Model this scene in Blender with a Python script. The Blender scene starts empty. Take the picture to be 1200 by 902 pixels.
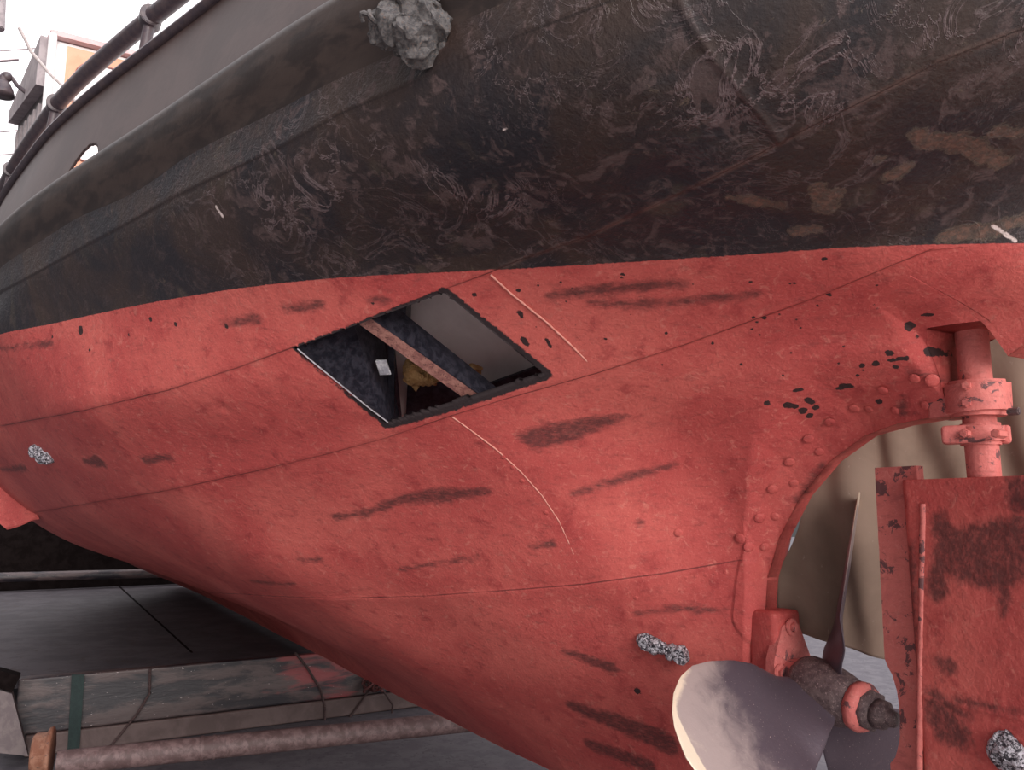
import bpy, bmesh, math, random
import numpy as np
from mathutils import Vector, Matrix, noise as mnoise
from mathutils.bvhtree import BVHTree
random.seed(7); np.random.seed(7)
S = bpy.context.scene; COL = S.collection

# ---------------------------------------------------------------- camera, sky, light, exposure
FPX = 942.; PHI, PITCH = math.radians(30), math.radians(9)
CAM = np.array([1.63, -2.82, 0.0])
_f = np.array([-math.cos(PHI), math.sin(PHI), 0]); RT = np.array([math.sin(PHI), math.cos(PHI), 0])
FW = _f*math.cos(PITCH)+np.array([0, 0, math.sin(PITCH)]); UP = -_f*math.sin(PITCH)+np.array([0, 0, math.cos(PITCH)])
cd = bpy.data.cameras.new('camera'); cam = bpy.data.objects.new('camera', cd); COL.objects.link(cam)
cd.sensor_width = 36; cd.lens = FPX/1200*36; cd.clip_start = .05; cd.clip_end = 500
cam.matrix_world = Matrix(((RT[0], UP[0], -FW[0], CAM[0]), (RT[1], UP[1], -FW[1], CAM[1]), (RT[2], UP[2], -FW[2], CAM[2]), (0, 0, 0, 1)))
S.camera = cam
S.view_settings.view_transform = 'Standard'; S.view_settings.look = 'None'
S.view_settings.gamma = 1; S.view_settings.use_curve_mapping = False
S.view_settings.exposure = 0.08
w = bpy.data.worlds.new('sky'); S.world = w; w.use_nodes = True
nt = w.node_tree; nt.nodes.clear()
wo = nt.nodes.new('ShaderNodeOutputWorld'); bg = nt.nodes.new('ShaderNodeBackground'); nt.links.new(bg.outputs[0], wo.inputs[0])
tc = nt.nodes.new('ShaderNodeTexCoord'); sx = nt.nodes.new('ShaderNodeSeparateXYZ'); nt.links.new(tc.outputs['Generated'], sx.inputs[0])
bg.inputs[0].default_value = (1, .955, .985, 1)
def _mr(sock, a, b, c, d):
    m = nt.nodes.new('ShaderNodeMapRange'); m.interpolation_type = 'SMOOTHSTEP'; nt.links.new(sock, m.inputs[0])
    for k, v in enumerate((a, b, c, d)): m.inputs[k+1].default_value = v
    return m.outputs[0]
def _mt(op, a, b):
    m = nt.nodes.new('ShaderNodeMath'); m.operation = op
    for k, v in enumerate((a, b)):
        if isinstance(v, float): m.inputs[k].default_value = v
        else: nt.links.new(v, m.inputs[k])
    return m.outputs[0]
# overcast: white overhead, dim low over the yard to starboard and ahead, hazy glow low over the stern
up_ = _mr(sx.outputs['Z'], .16, .5, .0, 2.3); side_ = _mr(sx.outputs['Y'], -.75, -.05, .12, 1.); aft_ = _mr(sx.outputs['X'], .3, 1., .0, .5)
nt.links.new(_mt('ADD', _mt('ADD', _mt('MULTIPLY', up_, side_), aft_), .10), bg.inputs[1])
sd = bpy.data.lights.new('hazy_sun', 'SUN'); sun = bpy.data.objects.new('hazy_sun', sd); COL.objects.link(sun)
sd.energy = 3.2; sd.angle = math.radians(38); sd.color = (1, .95, .9)
sun.rotation_euler = Vector((-.97, .08, -.19)).to_track_quat('-Z', 'Y').to_euler()

# ---------------------------------------------------------------- helpers
def ray(x, y): return FW+RT*(x-600)/FPX-UP*(y-451)/FPX
def at_x(x, y, v): d = ray(x, y); return CAM+d*(v-CAM[0])/d[0]
def at_y(x, y, v): d = ray(x, y); return CAM+d*(v-CAM[1])/d[1]
def at_z(x, y, v): d = ray(x, y); return CAM+d*(v-CAM[2])/d[2]
def project(P):
    V = np.asarray(P)-CAM; z = V@FW; return 600+FPX*(V@RT)/z, 451-FPX*(V@UP)/z, z
def link(name, me, mat=None, parent=None, label=None):
    o = bpy.data.objects.new(name, me); COL.objects.link(o)
    if mat is not None: me.materials.append(mat)
    if parent is not None: o.parent = parent
    if label: o['label'] = label
    return o
def tag(o, label=None, cat=None, group=None, kind=None):
    if label: o['label'] = label
    if cat: o['category'] = cat
    if group: o['group'] = group
    if kind: o['kind'] = kind
    return o
def empty(name, loc=(0, 0, 0)):
    o = bpy.data.objects.new(name, None); COL.objects.link(o); o.location = loc; o.empty_display_size = .1; return o
def mesh(name, V, Fc, mat=None, parent=None, smooth=True, label=None):
    me = bpy.data.meshes.new(name); me.from_pydata([tuple(map(float, v)) for v in V], [], [tuple(map(int, f)) for f in Fc])
    if smooth: me.polygons.foreach_set('use_smooth', [True]*len(me.polygons))
    me.update(); return link(name, me, mat, parent, label)
def grid_faces(nr, nc, off=0):
    a = np.arange(nr*nc).reshape(nr, nc)+off
    return np.stack([a[:-1, :-1], a[:-1, 1:], a[1:, 1:], a[1:, :-1]], -1).reshape(-1, 4)
def big_mesh(name, V, Q, mat=None, parent=None, label=None, attrs=None):
    me = bpy.data.meshes.new(name); V = np.asarray(V, np.float32); Q = np.asarray(Q, np.int32)
    me.vertices.add(len(V)); me.vertices.foreach_set('co', V.ravel())
    me.loops.add(Q.size); me.loops.foreach_set('vertex_index', Q.ravel())
    me.polygons.add(len(Q)); me.polygons.foreach_set('loop_start', np.arange(0, Q.size, 4, dtype=np.int32))
    me.polygons.foreach_set('loop_total', np.full(len(Q), 4, np.int32)); me.polygons.foreach_set('use_smooth', np.ones(len(Q), bool))
    me.update(calc_edges=True)
    for k, a in (attrs or {}).items():
        at = me.attributes.new(k, 'FLOAT', 'POINT'); at.data.foreach_set('value', np.asarray(a, np.float32).ravel())
    me.validate(); return link(name, me, mat, parent, label)
class MB:
    def __init__(s): s.bm = bmesh.new()
    def box(s, c, size, rot=None, bev=0.0):
        r = bmesh.ops.create_cube(s.bm, size=1); vs = r['verts']
        M = Matrix.Translation(Vector(c)) @ (rot.to_4x4() if rot is not None else Matrix()) @ Matrix.Diagonal((*size, 1))
        bmesh.ops.transform(s.bm, matrix=M, verts=vs)
        if bev: bmesh.ops.bevel(s.bm, geom=list({e for v in vs for e in v.link_edges}), offset=bev, segments=3, affect='EDGES', profile=.6)
        return s
    def cyl(s, a, b, r, r2=None, n=24, bev=0.0):
        a, b = Vector(a), Vector(b); d = b-a
        M = Matrix.Translation((a+b)/2) @ d.to_track_quat('Z', 'Y').to_matrix().to_4x4()
        q = bmesh.ops.create_cone(s.bm, cap_ends=True, segments=n, radius1=r, radius2=r if r2 is None else r2, depth=d.length, matrix=M)
        if bev:
            es = [e for e in {e for v in q['verts'] for e in v.link_edges} if any(len(f.verts) > 4 for f in e.link_faces)]
            bmesh.ops.bevel(s.bm, geom=es, offset=bev, segments=2, affect='EDGES')
        return s
    def ball(s, c, r, sc=(1, 1, 1), sub=3, rot=None):
        M = Matrix.Translation(Vector(c)) @ (rot.to_4x4() if rot is not None else Matrix()) @ Matrix.Diagonal((*sc, 1))
        bmesh.ops.create_icosphere(s.bm, subdivisions=sub, radius=r, matrix=M); return s
    def tube(s, pts, r, n=10):
        pts = [Vector(p) for p in pts]; rings = []; up = Vector((.1, .2, 1))
        for i, p in enumerate(pts):
            t = (pts[min(i+1, len(pts)-1)]-pts[max(i-1, 0)]).normalized()
            a = t.cross(up); a = a.normalized() if a.length > .05 else t.cross(Vector((1, 0, 0))).normalized()
            b = t.cross(a); rr = r[i] if hasattr(r, '__len__') else r
            rings.append([s.bm.verts.new(p+(a*math.cos(k*2*math.pi/n)+b*math.sin(k*2*math.pi/n))*rr) for k in range(n)])
        for A, B in zip(rings, rings[1:]):
            for k in range(n): s.bm.faces.new((A[k], A[(k+1) % n], B[(k+1) % n], B[k]))
        s.bm.faces.new(rings[0][::-1]); s.bm.faces.new(rings[-1]); return s
    def prism(s, pts, d):
        """polygon of 3-D points extruded along vector d"""
        A = [s.bm.verts.new(p) for p in pts]; d = Vector(d); B = [s.bm.verts.new(Vector(p)+d) for p in pts]; n = len(pts)
        s.bm.faces.new(A); s.bm.faces.new(B[::-1])
        for k in range(n): s.bm.faces.new((A[k], B[k], B[(k+1) % n], A[(k+1) % n]))
        return s
    def rough(s, amp, scale, cuts=0):
        if cuts: bmesh.ops.subdivide_edges(s.bm, edges=s.bm.edges[:], cuts=cuts, use_grid_fill=True)
        for v in s.bm.verts: v.co += mnoise.noise_vector(v.co*scale)*amp
        return s
    def build(s, name, mat, parent=None, label=None, smooth=True, auto=40):
        bmesh.ops.recalc_face_normals(s.bm, faces=s.bm.faces[:])
        me = bpy.data.meshes.new(name); 
        if smooth:
            for f in s.bm.faces: f.smooth = True
            for e in s.bm.edges:
                if len(e.link_faces) == 2 and e.calc_face_angle(0) > math.radians(auto): e.smooth = False
        s.bm.to_mesh(me); s.bm.free(); return link(name, me, mat, parent, label)

# ---------------------------------------------------------------- materials
class NT:
    def __init__(s, name):
        s.m = bpy.data.materials.new(name); s.m.use_nodes = True; s.t = s.m.node_tree; s.t.nodes.clear()
        s.out = s.t.nodes.new('ShaderNodeOutputMaterial'); s.b = s.t.nodes.new('ShaderNodeBsdfPrincipled')
        s.t.links.new(s.b.outputs[0], s.out.inputs[0])
        s.geo = s.t.nodes.new('ShaderNodeNewGeometry'); s.P = s.geo.outputs['Position']
        g = s.t.nodes.new('ShaderNodeTexCoord'); s.P = g.outputs['Object']
    def set(s, inp, v):
        if isinstance(v, bpy.types.NodeSocket): s.t.links.new(v, inp)
        elif isinstance(v, tuple) and len(v) == 3 and inp.type == 'RGBA': inp.default_value = (*v, 1)
        else: inp.default_value = v
    def math(s, op, a, b=0.0, c=0.0, clamp=False):
        n = s.t.nodes.new('ShaderNodeMath'); n.operation = op; n.use_clamp = clamp
        s.set(n.inputs[0], a); s.set(n.inputs[1], b)
        if op == 'MULTIPLY_ADD': s.set(n.inputs[2], c)
        return n.outputs[0]
    def step(s, v, lo, hi, a=0., b=1., smooth=True):
        n = s.t.nodes.new('ShaderNodeMapRange'); n.interpolation_type = 'SMOOTHSTEP' if smooth else 'LINEAR'
        for k, q in zip(range(5), (v, lo, hi, a, b)): s.set(n.inputs[k], q)
        return n.outputs[0]
    def noise(s, scale, detail=4, rough=.55, dist=0., vec=None, stretch=None):
        v = vec or s.P
        if stretch:
            mp = s.t.nodes.new('ShaderNodeMapping'); s.t.links.new(v, mp.inputs[0]); mp.inputs['Scale'].default_value = stretch
            if len(stretch) > 3: pass
            v = mp.outputs[0]
        n = s.t.nodes.new('ShaderNodeTexNoise'); s.t.links.new(v, n.inputs['Vector'])
        n.inputs['Scale'].default_value = scale; n.inputs['Detail'].default_value = detail; n.inputs['Roughness'].default_value = rough; n.inputs['Distortion'].default_value = dist
        return n.outputs[0]
    def voro(s, scale, feature='F1', rnd=1.0):
        n = s.t.nodes.new('ShaderNodeTexVoronoi'); n.feature = feature; s.t.links.new(s.P, n.inputs['Vector']); n.inputs['Scale'].default_value = scale
        return n.outputs['Distance']
    def attr(s, name):
        n = s.t.nodes.new('ShaderNodeAttribute'); n.attribute_name = name; return n.outputs['Fac']
    def mix(s, f, a, b):
        n = s.t.nodes.new('ShaderNodeMix'); n.data_type = 'RGBA'; s.set(n.inputs[0], f); s.set(n.inputs[6], a); s.set(n.inputs[7], b); return n.outputs[2]
    def bump(s, h, strength=.3, dist=.01):
        n = s.t.nodes.new('ShaderNodeBump'); n.inputs['Strength'].default_value = strength; n.inputs['Distance'].default_value = dist; s.set(n.inputs['Height'], h)
        if s.b.inputs['Normal'].is_linked: s.t.links.new(s.b.inputs['Normal'].links[0].from_socket, n.inputs['Normal'])
        s.t.links.new(n.outputs[0], s.b.inputs['Normal'])
    def fin(s, col, rough=.6, metal=0., spec=.5):
        s.set(s.b.inputs['Base Color'], col); s.set(s.b.inputs['Roughness'], rough); s.set(s.b.inputs['Metallic'], metal); s.set(s.b.inputs['Specular IOR Level'], spec); return s.m
RED1, RED2, RED3 = (.44, .075, .070), (.56, .125, .106), (.27, .034, .038)
DARK = (.045, .026, .026)
def inside(M, name, n, soft=.004, amp=.02):
    """wear mask from a mesh attribute holding (depth inside the patch + 2 cm); ragged by noise"""
    v = M.math('ADD', M.attr(name), -.02)
    v = M.math('MULTIPLY_ADD', M.math('ADD', n, -.5), amp, v)
    return M.step(v, -soft, soft)
def red_stack(M, pale=0.0, st=(.5, .5, 1.6)):
    n1 = M.noise(1.6, 5, .6, .4); n2 = M.noise(9, 5, .65, .3); n3 = M.noise(70, 3, .6); n4 = M.noise(240, 2, .5)
    c = M.mix(M.step(n1, .35, .68), RED1, RED2)
    c = M.mix(M.step(n2, .52, .75, 0, .7), c, RED3)
    c = M.mix(M.step(M.noise(26, 4, .6, .8), .56, .72, 0, .5), c, (.62, .21, .17))
    c = M.mix(M.step(n3, .55, .8, 0, .45), c, (.30, .05, .045))
    c = M.mix(M.step(M.noise(130, 3, .7), .55, .72, 0, .25), c, (.72, .30, .26))  # pale pink specks paint highlights of the fine grain into the red
    if pale: c = M.mix(pale, c, (.78, .40, .36))
    sc = inside(M, 'scuff', M.noise(26, 7, .72, .3, stretch=st), .022, .10)
    sc = M.math('MULTIPLY', sc, M.step(M.noise(60, 5, .7, stretch=st), .30, .60, .5, .85))
    c = M.mix(sc, c, (.07, .032, .032))
    ch = inside(M, 'chip', M.noise(60, 3, .6), .0015, .02)
    c = M.mix(ch, c, DARK)
    M.bump(n4, .15, .0015); M.bump(n3, .5, .005); M.bump(M.noise(28, 4, .7, .5), .3, .008); M.bump(n2, .3, .02)
    return c, sc, ch, n3
def red_paint(name='red_antifouling_paint', worn=0.0, st=(.5, .5, 1.6)):
    M = NT(name); c, sc, ch, n3 = red_stack(M, .18 if 0 < worn < .6 else 0, st)
    if worn:
        k = M.step(M.noise(14, 5, .7, .5), .62-worn*.12, .66-worn*.12, 0, .9); c = M.mix(k, c, (.10, .055, .06))
    return M.fin(c, M.step(n3, .3, .7, .5, .62), 0, .2)
def hull_paint():
    M = NT('hull_paint_red_below_black_above'); red, sc, ch, n3 = red_stack(M)
    # topsides: worn brown-black gloss
    m1 = M.noise(2.2, 6, .62, .6); m2 = M.noise(11, 6, .66, 1.2); m3 = M.noise(38, 4, .6, .3)
    blk = M.mix(M.step(m1, .35, .65), (.019, .017, .021), (.042, .027, .023))
    mp = M.step(M.math('MULTIPLY_ADD', M.math('ADD', M.attr('scrape'), -.02), .5, m2), .52, .62, 0, .62)
    xs_ = M.t.nodes.new('ShaderNodeSeparateXYZ'); M.t.links.new(M.P, xs_.inputs[0]); far_ = M.step(xs_.outputs['X'], -2.6, -1.1, .30, 1.)   # the scraping is heaviest round the stern
    mp = M.math('MULTIPLY', mp, far_)
    blk = M.mix(M.math('MULTIPLY', mp, M.step(m3, .3, .5, .5, 1)), blk, (.105, .070, .068))
    vn = M.math('ABSOLUTE', M.math('SUBTRACT', M.noise(4.5, 5, .62, 1.6), .5)); vw = M.step(M.noise(2.6, 3, .5), .38, .60, .008, .034)
    vein = M.math('MULTIPLY', M.math('SUBTRACT', 1.0, M.step(vn, 0.0, vw)), M.step(M.noise(1.9, 3, .5, .3), .38, .52)); vein = M.math('MULTIPLY', vein, M.step(M.noise(70, 3, .7), .3, .5, .35, 1.))
    vein = M.math('MULTIPLY', vein, M.step(M.attr('scrape'), .0, .03, .45, 1.))
    vein = M.math('MULTIPLY', vein, far_)
    blk = M.mix(M.math('MULTIPLY', vein, .8), blk, (.17, .125, .13))
    blk = M.mix(M.step(M.noise(7, 4, .5, .2, stretch=(1, 1, .25)), .60, .75, 0, .4), blk, (.085, .066, .048))
    tn = inside(M, 'rust', M.noise(22, 7, .75, .6), .004, .085)
    tnc = M.mix(M.step(M.noise(45, 4, .7), .4, .6), (.085, .062, .050), (.16, .088, .066))
    tne = inside(M, 'rust', M.noise(22, 7, .75, .6), .012, .085)
    ringm = M.math('MULTIPLY', M.math('SUBTRACT', tne, tn, clamp=True), 1.0)
    blk = M.mix(M.math('MULTIPLY', tne, .35), blk, (.12, .09, .075)); blk = M.mix(ringm, blk, (.26, .20, .14)); blk = M.mix(M.math('MULTIPLY', tn, M.step(M.noise(50, 4, .8), .4, .55, .25, .85)), blk, tnc)
    z = M.t.nodes.new('ShaderNodeSeparateXYZ'); M.t.links.new(M.P, z.inputs[0])
    rel = M.math('SUBTRACT', z.outputs['Z'], M.math('MULTIPLY_ADD', z.outputs['X'], ZWB, ZWA))
    rel = M.math('MULTIPLY_ADD', M.math('ADD', M.noise(60, 2), -.5), .006, rel)
    up = M.step(rel, -.0015, .0015)
    c = M.mix(up, red, blk)
    for k in 'abcd':
        v = M.math('ABSOLUTE', M.math('SUBTRACT', M.attr('seam_'+k), 1.0))
        if k == 'a': hl = M.math('MULTIPLY', M.step(v, .003, .022, .5, 0), M.step(M.noise(12, 4), .35, .6)); c = M.mix(M.math('MULTIPLY', up, hl), c, (.17, .115, .10))
        c = M.mix(M.math('MULTIPLY', M.step(v, .0015, .0045, .8, 0), M.step(M.noise(3, 4), .3, .6, .45, 1)), c, M.mix(up, (.09, .025, .025), (.022, .015, .014)))
    c = M.mix(M.math('MULTIPLY', up, M.step(M.attr('halo'), .35, 1, 0, .25)), c, (.15, .10, .09))
    c = M.mix(inside(M, 'pale', M.noise(60), .002, .01), c, (.6, .5, .48))
    c = M.mix(inside(M, 'burn', M.noise(50, 4, .7), .004, .03), c, (.035, .026, .028))
    r = M.mix(up, (.52, .52, .52), M.mix(mp, (.42, .42, .42), (.6, .6, .6)))
    M.bump(M.math('MULTIPLY', M.math('ADD', mp, tn), up), -.35, .003); M.bump(M.math('MULTIPLY', vein, up), .6, .004); M.bump(M.math('MULTIPLY', ringm, up), .6, .004)
    return M.fin(c, r, 0, M.step(up, 0, 1, .18, .4))
def simple(name, c1, c2, scale=12, rough=.6, metal=0., bump=.3, c3=None, bd=.004, spec=.4, stretch=None, lo=.4, hi=.6):
    M = NT(name); n = M.noise(scale, 5, .65, .4, stretch=stretch); c = M.mix(M.step(n, lo, hi), c1, c2)
    if c3: c = M.mix(M.step(M.noise(scale*2.7, 4, .7, .5), .57, .64, 0, .85), c, c3)
    if bump: M.bump(M.noise(scale*5, 4, .65), bump, bd)
    return M.fin(c, rough, metal, spec)
# ---------------------------------------------------------------- hull form (numpy)
ZWA, ZWB = .84, -.05                       # boot-top line: z = ZWA + ZWB*X (slight trim)
def unproj_plane(x, y, a, b):              # pixel ray meets z = a + b*X
    d = ray(x, y); t = (a + b*CAM[0] - CAM[2])/(d[2] - b*d[0]); return CAM + d*t
def pchip(xs, ys, x):
    xs = np.asarray(xs, float); ys = np.asarray(ys, float); x = np.clip(np.asarray(x, float), xs[0], xs[-1])
    h = np.diff(xs); dl = np.diff(ys)/h; m = np.zeros(len(xs))
    for i in range(1, len(xs)-1):
        if dl[i-1]*dl[i] > 0:
            w1 = 2*h[i]+h[i-1]; w2 = h[i]+2*h[i-1]; m[i] = (w1+w2)/(w1/dl[i-1]+w2/dl[i])
    m[0] = dl[0]; m[-1] = dl[-1]
    i = np.clip(np.searchsorted(xs, x)-1, 0, len(h)-1); t = (x-xs[i])/h[i]; hh = h[i]
    return ys[i]*(2*t**3-3*t**2+1)+hh*m[i]*(t**3-2*t**2+t)+ys[i+1]*(3*t**2-2*t**3)+hh*m[i+1]*(t**3-t**2)
WX = [(-18,.04),(-15,2.55),(-11,3.5),(-8,3.52),(-6,3.46),(-4.7,3.3)]
WPIX = [(0,392),(60,379),(100,370),(200,350),(300,335),(400,325),(560,317),(700,309),(850,300),(1000,290),(1100,287),(1200,285)]
TX = [-18,-15,-11,-8,-6,-4.5,-3.2,-2.5,-2.0,-1.5,-.95,-.5,-.2,0,.2,.45]
TZ = [-1.5,-1.2,-.9,-.6,-.3,0,.3,.6]
TY = [[.03]*8,[.12,.8,1.4,1.8,2.1,2.3,2.42,2.5],
 [.15,.5,1.05,1.7,2.4,2.95,3.25,3.42],[.15,.5,1.1,1.8,2.55,3.0,3.25,3.4],[.15,.45,1.0,1.62,2.25,2.75,3.05,3.28],
 [.14,.5,1.02,1.55,2.07,2.5,2.82,3.03],[.12,.45,.88,1.3,1.75,2.1,2.45,2.75],[.1,.33,.62,.9,1.25,1.6,2.0,2.4],
 [.1,.22,.42,.65,.9,1.2,1.6,2.05],[.08,.12,.2,.33,.55,.78,1.14,1.6],[.04,.05,.06,.08,.11,.18,.42,.97],
 [.03,.03,.03,.03,.06,.09,.2,.53],[.03,.03,.03,.03,.03,.03,.09,.3],[.03,.03,.03,.03,.03,.03,.06,.18],
 [.03,.03,.03,.03,.03,.03,.03,.09],[.02]*8]
def wline():
    pts = [unproj_plane(x, y, ZWA, ZWB) for x, y in WPIX]
    xs = [a for a, b in WX]+[p[0] for p in pts]+[.47]; ys = [b for a, b in WX]+[-p[1] for p in pts]+[.0]
    return xs, ys
WXS, WYS = wline()
def halfbreadth(X, Z):
    lev = [pchip(TX, [r[k] for r in TY], X) for k in range(8)] + [pchip(WXS, WYS, X)]
    zw = ZWA+ZWB*X; lev = np.array(lev)
    zk = np.array([np.full_like(X, z) for z in TZ]+[zw])
    h = np.diff(zk, axis=0); dl = np.diff(lev, axis=0)/h
    m = np.zeros_like(lev); 
    a, b = dl[:-1], dl[1:]; ok = a*b > 0
    m[1:-1] = np.where(ok, 2*a*b/np.where(ok, a+b, 1), 0); m[0] = dl[0]; m[-1] = dl[-1]
    Zc = np.clip(Z, -1.5, zw); i = np.clip((Zc[None] > zk[1:-1]).sum(0), 0, 7)
    g = lambda A: np.take_along_axis(A, i[None], 0)[0]
    hh = g(h); t = (Zc-g(zk[:-1]))/hh
    return g(lev[:-1])*(2*t**3-3*t**2+1)+hh*g(m[:-1])*(t**3-2*t**2+t)+g(lev[1:])*(3*t**2-2*t**3)+hh*g(m[1:])*(t**3-t**2)
LW = [-18,-17,-2.4,-1.6,-1.2,-1.02,-.94,-.83,-.7,-.57,-.43,-.32,-.18,-.10,-.06,.04,.07,.25,.4,.47]
LX = [-17.6,-16.9,-2.4,-1.06,-1.02,-.97,-.95,-.87,-.74,-.58,-.41,-.26,-.05,-.05,-.02,.16,.175,.25,.40,.47]
LZ = [-1.5,-1.5,-1.5,-1.5,-.85,-.44,-.29,-.11,.07,.21,.30,.33,.345,.59,.635,.635,.515,.56,.70,.81]
SW = [-18,-15,-3,-1.5,-1.0,-.6,-.3,0,.15,.3,.40,.47]
SX = [-18.6,-15.3,-3,-1.4,-.82,-.25,.2,.6,.82,1.0,1.1,1.16]
DXs = [-18.6,-15.3,-11,-8,-6,-3.95,-1.83,-.8,-.07,.13,.5,.85,1.02,1.12,1.16]
DYs = [.04,2.7,3.55,3.6,3.5,3.14,2.44,2.07,1.75,1.65,1.38,.95,.62,.28,0.0]
def zD(X): return 1.30+.03*X*0
def grid_cols():
    a = [np.linspace(-18,-7,24,False), np.linspace(-7,-4.2,90,False), np.linspace(-4.2,-1.6,330,False), np.linspace(-1.6,-.5,200,False), np.linspace(-.5,.47,220)]
    return np.concatenate(a)
NL, NU, NE = 250, 110, 26
def build_grid():
    u = grid_cols(); n = len(u)
    lx = np.interp(u, LW, LX); lz = np.interp(u, LW, LZ)
    zw = ZWA+ZWB*u; yw = pchip(WXS, WYS, u)
    sx = pchip(SW, SX, u); dy = pchip(DXs, DYs, sx)
    P = []
    v = np.linspace(0, 1, NL)[:, None]
    X = lx+(u-lx)*v; Z = lz+(zw-lz)*v
    Y = np.array([halfbreadth(X[k], Z[k]) for k in range(NL)])
    ds = np.hypot(X-lx, Z-lz); near_arc = np.interp(u, [-2.4, -1.6, -.4, .0], [0, 1, 1, 0])
    k = np.clip(ds/np.minimum(.26, .5*np.hypot(u-lx, zw-lz)+1e-6), 0, 1); k = 1-near_arc*(1-k*k*(3-2*k)); Y = .03+(Y-.03)*k
    Y[-1] = yw
    low = np.stack([X, -Y, Z], -1)
    # upper: Hermite from W tangent to near-vertical at D
    W = low[-1]; D = np.stack([sx, -dy, np.full(n, 1.30)+.02*np.clip(sx, -1, 2)], -1)
    ch = np.linalg.norm(D-W, axis=1)[:, None]
    t0 = (low[-1]-low[-4]); t0 /= np.linalg.norm(t0, axis=1)[:, None]+1e-9
    t1 = np.array([0, 0, 1.]) + .35*(D-W)/ch
    t1 /= np.linalg.norm(t1, axis=1)[:, None]
    s = np.linspace(0, 1, NU+1)[1:, None, None]
    up = W*(2*s**3-3*s**2+1)+ch*t0*(s**3-2*s**2+s)+D*(3*s**2-2*s**3)+ch*t1*(s**3-s**2)*1.0
    e = np.linspace(0, 1, NE+1)[1:, None, None]
    E = D+np.array([0, 0, .17]); out = np.stack([np.zeros(n), -np.sign(dy+1e-6)*.015*np.ones(n), np.zeros(n)], -1)
    ex = D+(E-D)*e+out*e
    return np.concatenate([low, up, ex], 0)    # rows, cols, 3
# ================================================================ materials in use
M_RED = red_paint(); M_REDW = red_paint('worn_red_paint', .45); M_HULL = hull_paint(); M_RUD = red_paint('rudder_paint', 0, (1, 1, .7)); M_PLATE = red_paint('worn_plate_paint', .5)
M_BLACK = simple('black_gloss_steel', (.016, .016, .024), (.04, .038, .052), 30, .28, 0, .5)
M_BULW = simple('brown_black_bulwark_paint', (.045, .027, .025), (.062, .038, .035), 3, .5, 0, .2)
M_BELT = simple('rubbing_band_paint', (.024, .017, .016), (.045, .031, .027), 5, .5, 0, .3, stretch=(1, 1, 3))
M_RAIL = simple('dark_rail_paint', (.06, .045, .055), (.09, .065, .07), 20, .4)
M_FLANGE = simple('rusty_flange', (.36, .17, .14), (.22, .09, .08), 35, .6, 0, .5, (.04, .02, .02))
M_BRONZE = None
M_WHITE = simple('white_wheelhouse_paint', (.85, .82, .82), (.9, .88, .88), 3, .4, 0, 0)
M_ORANGE = simple('varnished_orange_door', (.62, .25, .14), (.68, .30, .18), 4, .4, 0, 0)
M_GREY = simple('grey_canopy', (.27, .23, .24), (.36, .31, .32), 8, .6)
M_SLAT = simple('dark_slats', (.09, .08, .085), (.14, .12, .12), 8, .5)
M_PALE = simple('pale_grey_lining', (.62, .55, .55), (.55, .48, .48), 2.5, .6, 0, .1)
M_ROPE = simple('weathered_rope', (.06, .057, .06), (.13, .12, .12), 60, .9, 0, .8, (.16, .11, .09))
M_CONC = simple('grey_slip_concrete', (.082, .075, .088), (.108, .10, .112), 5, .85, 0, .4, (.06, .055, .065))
M_DECK = simple('dirty_dark_plate', (.040, .034, .041), (.066, .057, .066), 2.2, .8, 0, .3, (.04, .03, .03))
def beam_mat():
    M = NT('oily_worn_timber'); n = M.noise(2.6, 6, .65, .25, stretch=(1, .6, 2.4)); z = M.t.nodes.new('ShaderNodeSeparateXYZ'); M.t.links.new(M.P, z.inputs[0])
    m = M.math('MULTIPLY_ADD', M.step(M.math('ABSOLUTE', M.math('SUBTRACT', z.outputs['Y'], .05)), .25, .95, .30, 0), 1.0, M.math('MULTIPLY', M.noise(3.0, 5, .6, .6, stretch=(1, .5, 2.5)), .8))
    c = M.mix(M.step(n, .40, .56), (.016, .013, .018), (.075, .052, .052)); c = M.mix(M.step(m, .60, .74, 0, .75), c, (.26, .04, .045))
    c = M.mix(M.step(M.noise(60, 2, .5, stretch=(1, .4, 1)), .70, .76, 0, .7), c, (.5, .42, .42)); M.bump(n, .4, .02)
    return M.fin(c, .5)
M_BEAM = beam_mat()
M_LBEAM = simple('dull_pinkish_beam', (.075, .048, .046), (.11, .075, .072), 2.5, .6, 0, .3)
M_PIPE = simple('rusty_pink_grey_pipe', (.09, .055, .055), (.16, .105, .105), 12, .6, 0, .6, (.11, .06, .06))
M_RUST = simple('orange_rust', (.19, .075, .045), (.27, .13, .085), 12, .7, 0, .6, (.10, .05, .04))
M_GREEN = simple('dark_green_strap', (.007, .018, .018), (.010, .025, .024), 20, .7)
M_FOAM = simple('yellow_foam_insulation', (.42, .23, .09), (.52, .31, .14), 30, .9, 0, 1, (.25, .13, .05), .01)
M_TAPE = simple('silver_tape', (.75, .75, .78), (.5, .5, .55), 40, .3, .6, .6)
M_DKROPE = simple('dark_wet_rope', (.035, .02, .02), (.07, .04, .04), 60, .8, 0, .8)
M_WOOD_SHADE = simple('black_wood_and_shade', (.006, .004, .004), (.010, .007, .007), 6, 1., spec=.05)  # near-black wood; on the far backdrop this black is painted shade
M_GLASS = simple('pale_window_glass', (.80, .70, .70), (.85, .80, .80), 2, .15, 0, 0)
def zinc_mat():
    M = NT('pitted_zinc'); n = M.noise(75, 5, .75, .8); v = M.noise(40, 4, .7)
    c = M.mix(M.step(n, .46, .56), (.035, .03, .04), (.62, .60, .66)); M.bump(n, .9, .008); M.bump(v, .8, .012)
    return M.fin(c, .35, .25)
M_ZINC = zinc_mat()
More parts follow.
